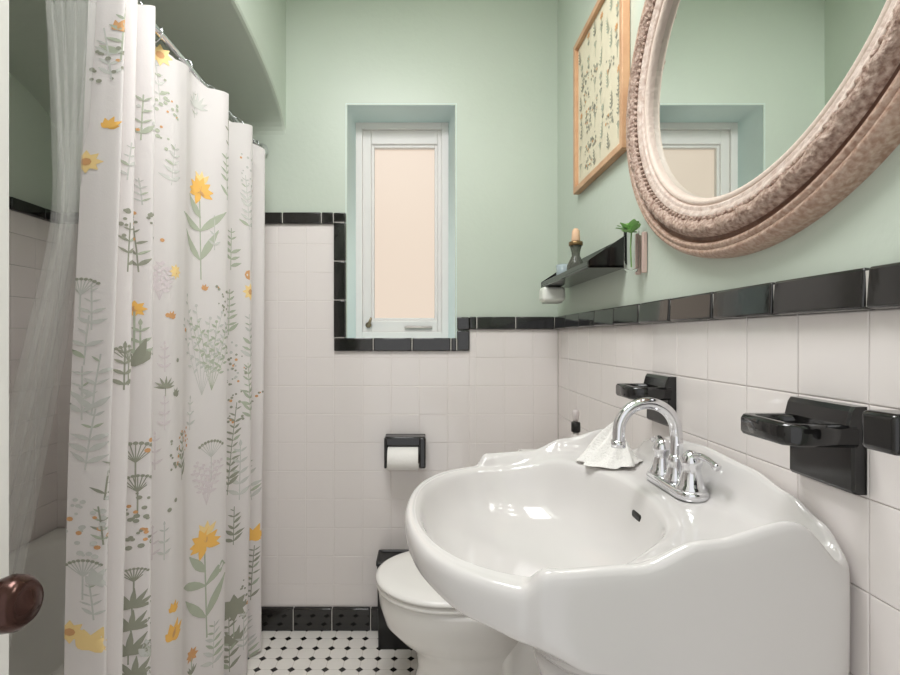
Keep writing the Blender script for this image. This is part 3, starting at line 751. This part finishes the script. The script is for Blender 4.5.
# ------------------------------------------------------------------ black ceramic holders on the right wall
XT = XR-.002
def ring_holder(name, y0, label):
    """square back plate with a projecting open rectangular ring"""
    z0, z1 = CH-.184, CH-.081; y1 = y0+.104
    t = thing(name, (XT, (y0+y1)/2, (z0+z1)/2), label, 'tumbler holder', 'black tumbler holders on the right wall')
    m = MB(); pr = [(XT+.004, z0), (XT-.010, z0), (XT-.013, z0+.004), (XT-.013, z1-.036), (XT-.020, z1-.022), (XT-.016, z1-.006), (XT-.012, z1), (XT+.004, z1)]
    L = [[(x+(0 if e == 0 else .002), y, z) for x, z in pr] for y, e in ((y0, 1), (y0+.003, 0), (y1-.003, 0), (y1, 1))]
    m.loops(L, True, True, True, smooth=False); m.build('back_plate', BLACKC, t)
    m = MB(); zt, zb = CH-.103, CH-.130; q = .016
    xo = XT-.086
    ro = [(XT-.008, y0-.002), (xo+.012, y0+.004), (xo, y0+.016), (xo, y1-.012), (xo+.010, y1-.002), (XT-.008, y1-.002)]
    ri = [(XT-.012, y0+.014), (xo+.022, y0+.019), (xo+.014, y0+.028), (xo+.014, y1-.024), (xo+.020, y1-.017), (XT-.012, y1-.017)]
    def lp(P, z): return [(x, y, z) for x, y in P]
    def mid(P, Q, f): return [(lerp(a[0], b_[0], f), lerp(a[1], b_[1], f)) for a, b_ in zip(P, Q)]
    m.loops([lp(mid(ro, ri, .5), zb), lp(mid(ro, ri, .15), zb+.001), lp(ro, zb+.005), lp(ro, zt-.005), lp(mid(ro, ri, .15), zt), lp(mid(ro, ri, .85), zt), lp(ri, zt-.005), lp(ri, zb+.005), lp(mid(ro, ri, .85), zb+.001), lp(mid(ro, ri, .5), zb)], True)
    m.build('ring', BLACKC, t)
    return t
ring_holder('tumbler_holder', .580, 'black ceramic tumbler holder on right wall, large and near, right of the faucet')
ring_holder('tumbler_holder', 1.020, 'black ceramic tumbler holder on right wall, small and far, above the faucet spout')
t = thing('towel_bar_bracket', (XT, .47, CH-.11), 'black ceramic wall bracket cut off by the right edge of the photo', 'wall bracket')
m = MB(); m.box((XT-.013, .41, CH-.150), (XT+.004, .508, CH-.055), .003); m.build('back_plate', BLACKC, t)
m = MB(); m.box((XT-.075, .462, CH-.1115), (XT-.008, .502, CH-.072), .006, 0, 3); m.build('post', BLACKC, t)

# ------------------------------------------------------------------ corner shelf ledge and what is on it
z0 = CH+.178; y0, y1 = 1.268, 1.785; xo = XR-.098
sh = thing('wall_shelf', (XR, (y0+y1)/2, z0), 'glossy black wall shelf under the framed print near the back corner', 'shelf')
m = MB(); m.box((xo, y0, z0), (XR-.001, y1, z0+.008), .002); m.build('bottom_board', BLACKC, sh)
m = MB(); m.box((XR-.008, y0, z0+.006), (XR-.001, y1, z0+.078), .002); m.build('back_board', BLACKC, sh)
m = MB(); m.box((xo, y0, z0+.006), (xo+.006, y1, z0+.020), .002); m.build('front_lip', BLACKC, sh)
for y in (y0, y1-.007):
    m = MB(); tri = [(xo, z0), (XR-.001, z0), (XR-.001, z0+.080), (XR-.006, z0+.082), (xo, z0+.020)]
    m.loops([[(x, y, z) for x, z in tri], [(x, y+.007, z) for x, z in tri]], True, True, True, smooth=False); m.build('end_panel', BLACKC, sh)
zs = z0+.0085
b = thing('reed_bottle', (.455, 1.50, zs), 'small smoky glass bottle with peach stopper on the black wall shelf', 'bottle')
bx, by = .455, 1.50
m = MB(); m.lathe([(.024, 0), (.027, .006), (.026, .03), (.016, .052), (.012, .060), (.013, .072), (.018, .092), (.019, .096), (.0, .096)], (bx, by, zs), (0, 0, 1), 24); m.build('body', mat('smoky_glass', rgb(120, 122, 112), .06, trans=.55, ior=1.2), b)
m = MB(); m.lathe([(.0195, .090), (.0205, .092), (.0205, .101), (.0195, .102), (0, .102)], (bx, by, zs), (0, 0, 1), 24); m.build('collar', mat('antique_brass', rgb(120, 98, 66), .35, metal=.7), b)
m = MB(); m.lathe([(.012, .1025), (.013, .106), (.011, .135), (.006, .142), (0, .142)], (bx, by, zs), (0, 0, 1), 20); m.build('stopper', PEACH, b)
b = thing('votive_glass', (.452, 1.60, zs), 'short clear votive glass on the black wall shelf left of the smoky bottle', 'glass')
m = MB(); m.lathe([(.018, 0), (.022, .004), (.024, .05), (.022, .05), (.019, .008), (0, .008)], (.452, 1.62, zs), (0, 0, 1), 24); m.build('cup', mat('pale_blue_glass', rgb(205, 218, 222), .06, trans=.5, ior=1.2), b)
# clear hanging vase with green sprig
vy = 1.168
v = thing('wall_vase', (XR-.02, vy, CH+.15), 'clear glass tube vase with a green sprig on the wall beside the shelf', 'vase')
for yy in (vy-.020, vy+.014):
    m = MB(); m.box((XR-.012, yy, CH+.150), (XR-.001, yy+.009, CH+.245), .002); m.build('strip', PINKW, v)
m = MB(); m.lathe([(.0, 0), (.012, .002), (.017, .012), (.017, .11), (.0185, .114), (.016, .114), (.0155, .012), (0, .006)], (XR-.030, vy, CH+.152), (0, 0, 1), 24); m.build('glass_tube', GLASS, v)
m = MB(); rnd = random.Random(3)
for k in range(14):
    a = 2*PI*k/14+rnd.random(); el = rnd.uniform(.15, 1.1); ln = rnd.uniform(.032, .048)
    base = Vector((XR-.030, vy, CH+.245)); dv = Vector((math.cos(a)*math.cos(el), math.sin(a)*math.cos(el), math.sin(el)))
    if base.x+dv.x*ln > XR-.006: dv.x *= .4
    sd = dv.cross(Vector((0, 0, 1))).normalized(); upv = sd.cross(dv); rows = []
    for q in range(6):
        f = q/5; w_ = .012*math.sin(PI*min(.97, max(.06, f))); c = base+dv*ln*f+Vector((0, 0, -.008*f*f)); rows.append([c-sd*w_+upv*.001, c+upv*-.001, c+sd*w_+upv*.001])
    m.loops(rows, False)
m.tube([(XR-.030, vy, CH+.165), (XR-.031, vy+.002, CH+.21), (XR-.030, vy, CH+.246)], .0018, 6); m.build('sprig', LEAF, v, normals=False)
# white plastic box under the far end of the shelf
b = thing('plastic_box', (.447, 1.75, CH+.12), 'small white plastic box fixed under the far end of the black shelf', 'box')
m = MB(); m.box((XR-.108, 1.715, CH+.124), (XR-.028, 1.785, CH+.1775), .014, 0, 4); m.build('housing', WPLASTIC, b)
m = MB(); m.box((XR-.098, 1.725, CH+.120), (XR-.038, 1.775, CH+.1255), .002); m.build('grille', mat('pale_grey_plastic', rgb(180, 184, 176), .5), b)

# ------------------------------------------------------------------ framed botanical print
pf = thing('framed_print', (XR, 1.45, CH+.72), 'cream botanical print in a light wood frame on the right wall', 'picture')
py0, py1, pz0, pz1 = 1.244, 1.655, CH+.475, CH+.965
m = MB(); fw, fd = .019, .022
def pfb(a, b_): m.box(a, b_, .002)
pfb((XR-fd, py0, pz0), (XR-.001, py0+fw, pz1)); pfb((XR-fd, py1-fw, pz0), (XR-.001, py1, pz1)); pfb((XR-fd, py0+fw, pz0), (XR-.001, py1-fw, pz0+fw)); pfb((XR-fd, py0+fw, pz1-fw), (XR-.001, py1-fw, pz1))
m.build('frame', OAK, pf)
m = MB(); xa = XR-.010
m.box((xa, py0+fw-.002, pz0+fw-.002), (XR-.002, py1-fw+.002, pz1-fw+.002), 0, 0)
SP = lambda u, z, o: (xa-o*.4, u, z)
rnd = random.Random(11)
for iy in range(6):
    for iz in range(8):
        u = py0+.055+iy*.061+rnd.uniform(-.012, .012); z = pz0+.045+iz*.053+rnd.uniform(-.01, .01)
        k = (iy*3+iz*5+rnd.randint(0, 2)) % 5
        if k == 0: sprig(m, SP, u, z, .042, OLIVE, 4, .016, rnd.uniform(-.01, .01))
        elif k == 1: umbel(m, SP, u, z, .042, SAGE, 7, OLIVE)
        elif k == 2: daisy(m, SP, u, z+.03, .012, RUST if iz % 2 else SAGE, .03)
        elif k == 3: sprig(m, SP, u, z, .046, SAGE, 5, .014, rnd.uniform(-.015, .015))
        else: berry(m, SP, u, z, .04, OLIVE)
m.build('print', [ARTBG]+INK, pf, normals=False)

# ------------------------------------------------------------------ oval mirror
MY, MZ, MA, MBz = .793, CH+.500, .412, .368
mi_ = thing('oval_mirror', (XR, MY, MZ), 'large oval mirror in an ornate whitewashed wooden frame above the sink', 'mirror')
FWD = .104
def ell(r, h, n=180, wob=None):
    """r: distance outward from the glass edge; h: height off the wall"""
    o = []
    for k in range(n):
        a = 2*PI*k/n; q = FWD-r
        hh = h+(wob(k) if wob else 0)
        o.append((XR-hh, MY+(MA-q)*math.cos(a), MZ+(MBz-q)*math.sin(a)))
    return o
m = MB(); prof = [(0, .008), (0, .018), (.002, .023), (.007, .026), (.011, .024), (.013, .022)]
m.loops([ell(r, h) for r, h in prof]); m.build('inner_lip', ROPE, mi_, normals=False)
m = MB(); prof = [(.0125, .020), (.0135, .026), (.017, .0285), (.021, .027), (.0225, .028), (.030, .032), (.0335, .031), (.036, .026)]
m.loops([ell(r, h) for r, h in prof]); m.build('whitewashed_band', BAND, mi_, normals=False)
m = MB(); prof = [(.035, .024), (.038, .034), (.045, .041), (.053, .0435), (.061, .040), (.066, .032), (.068, .028)]
rnd = random.Random(5)
def carve(amp): return lambda k: amp*(math.sin(k*PI/3)*.6+math.sin(k*PI*.4)*.5)
m.loops([ell(r, h, 360, (lambda k, q=i: .0022*math.sin(k*2*PI/8+q*1.3)+.0012*math.sin(k*2*PI/5+q*2.2)) if 1 <= i <= 4 else None) for i, (r, h) in enumerate(prof)]); m.build('carved_ridge', CARVED, mi_, normals=False)
m = MB(); prof = [(.062, .034), (.065, .026), (.069, .023), (.074, .0235), (.0775, .028)]
m.loops([ell(r, h) for r, h in prof]); m.build('brown_groove', GROOVE, mi_, normals=False)
m = MB(); prof = [(.0765, .024), (.078, .031), (.080, .034), (.084, .034), (.087, .031), (.0885, .029), (.090, .031), (.094, .032), (.098, .029), (.1005, .024), (.102, .022), (.104, .014), (.104, .0)]
m.loops([ell(r, h) for r, h in prof]); m.build('outer_moulding', FRAMEW, mi_, normals=False)
# beads round the carved ridge
m = MB()
for k in range(150):
    a = 2*PI*k/150; q = FWD-.0365
    m.ball((XR-.0325, MY+(MA-q)*math.cos(a), MZ+(MBz-q)*math.sin(a)), .0048, 0, 8)
m.build('bead_row', CARVED, mi_)
m = MB(); m.bm.faces.new([m.bm.verts.new(p) for p in ell(.002, .009, 96)]); m.build('mirror_glass', MIRROR, mi_, normals=False)
m = MB(); m.loops([ell(.08, .001, 96), ell(.08, .008, 96)], True, True, True); m.build('back_panel', OAK, mi_)

# ------------------------------------------------------------------ lamp over the mirror (above the frame of the photograph)
vl = thing('vanity_lamp', (XR, .80, 2.17), 'wall lamp with three frosted globes above the oval mirror', 'wall lamp')
m = MB(); m.box((XR-.03, .52, 2.13), (XR-.001, 1.08, 2.21), .006); m.build('back_plate', CHROME, vl)
GM = mat('lit_frosted_globe', rgb(250, 240, 225), .4, emit=(1, .97, .94, 1), estr=GLOBE_STRENGTH)
for y in (.58, .80, 1.02):
    m = MB(); m.tube([(XR-.028, y, 2.17), (XR-.075, y, 2.17)], .012, 12); m.build('arm', CHROME, vl)
    m = MB(); m.ball((XR-.115, y, 2.15), .05, 0, 24); m.build('globe', GM, vl)
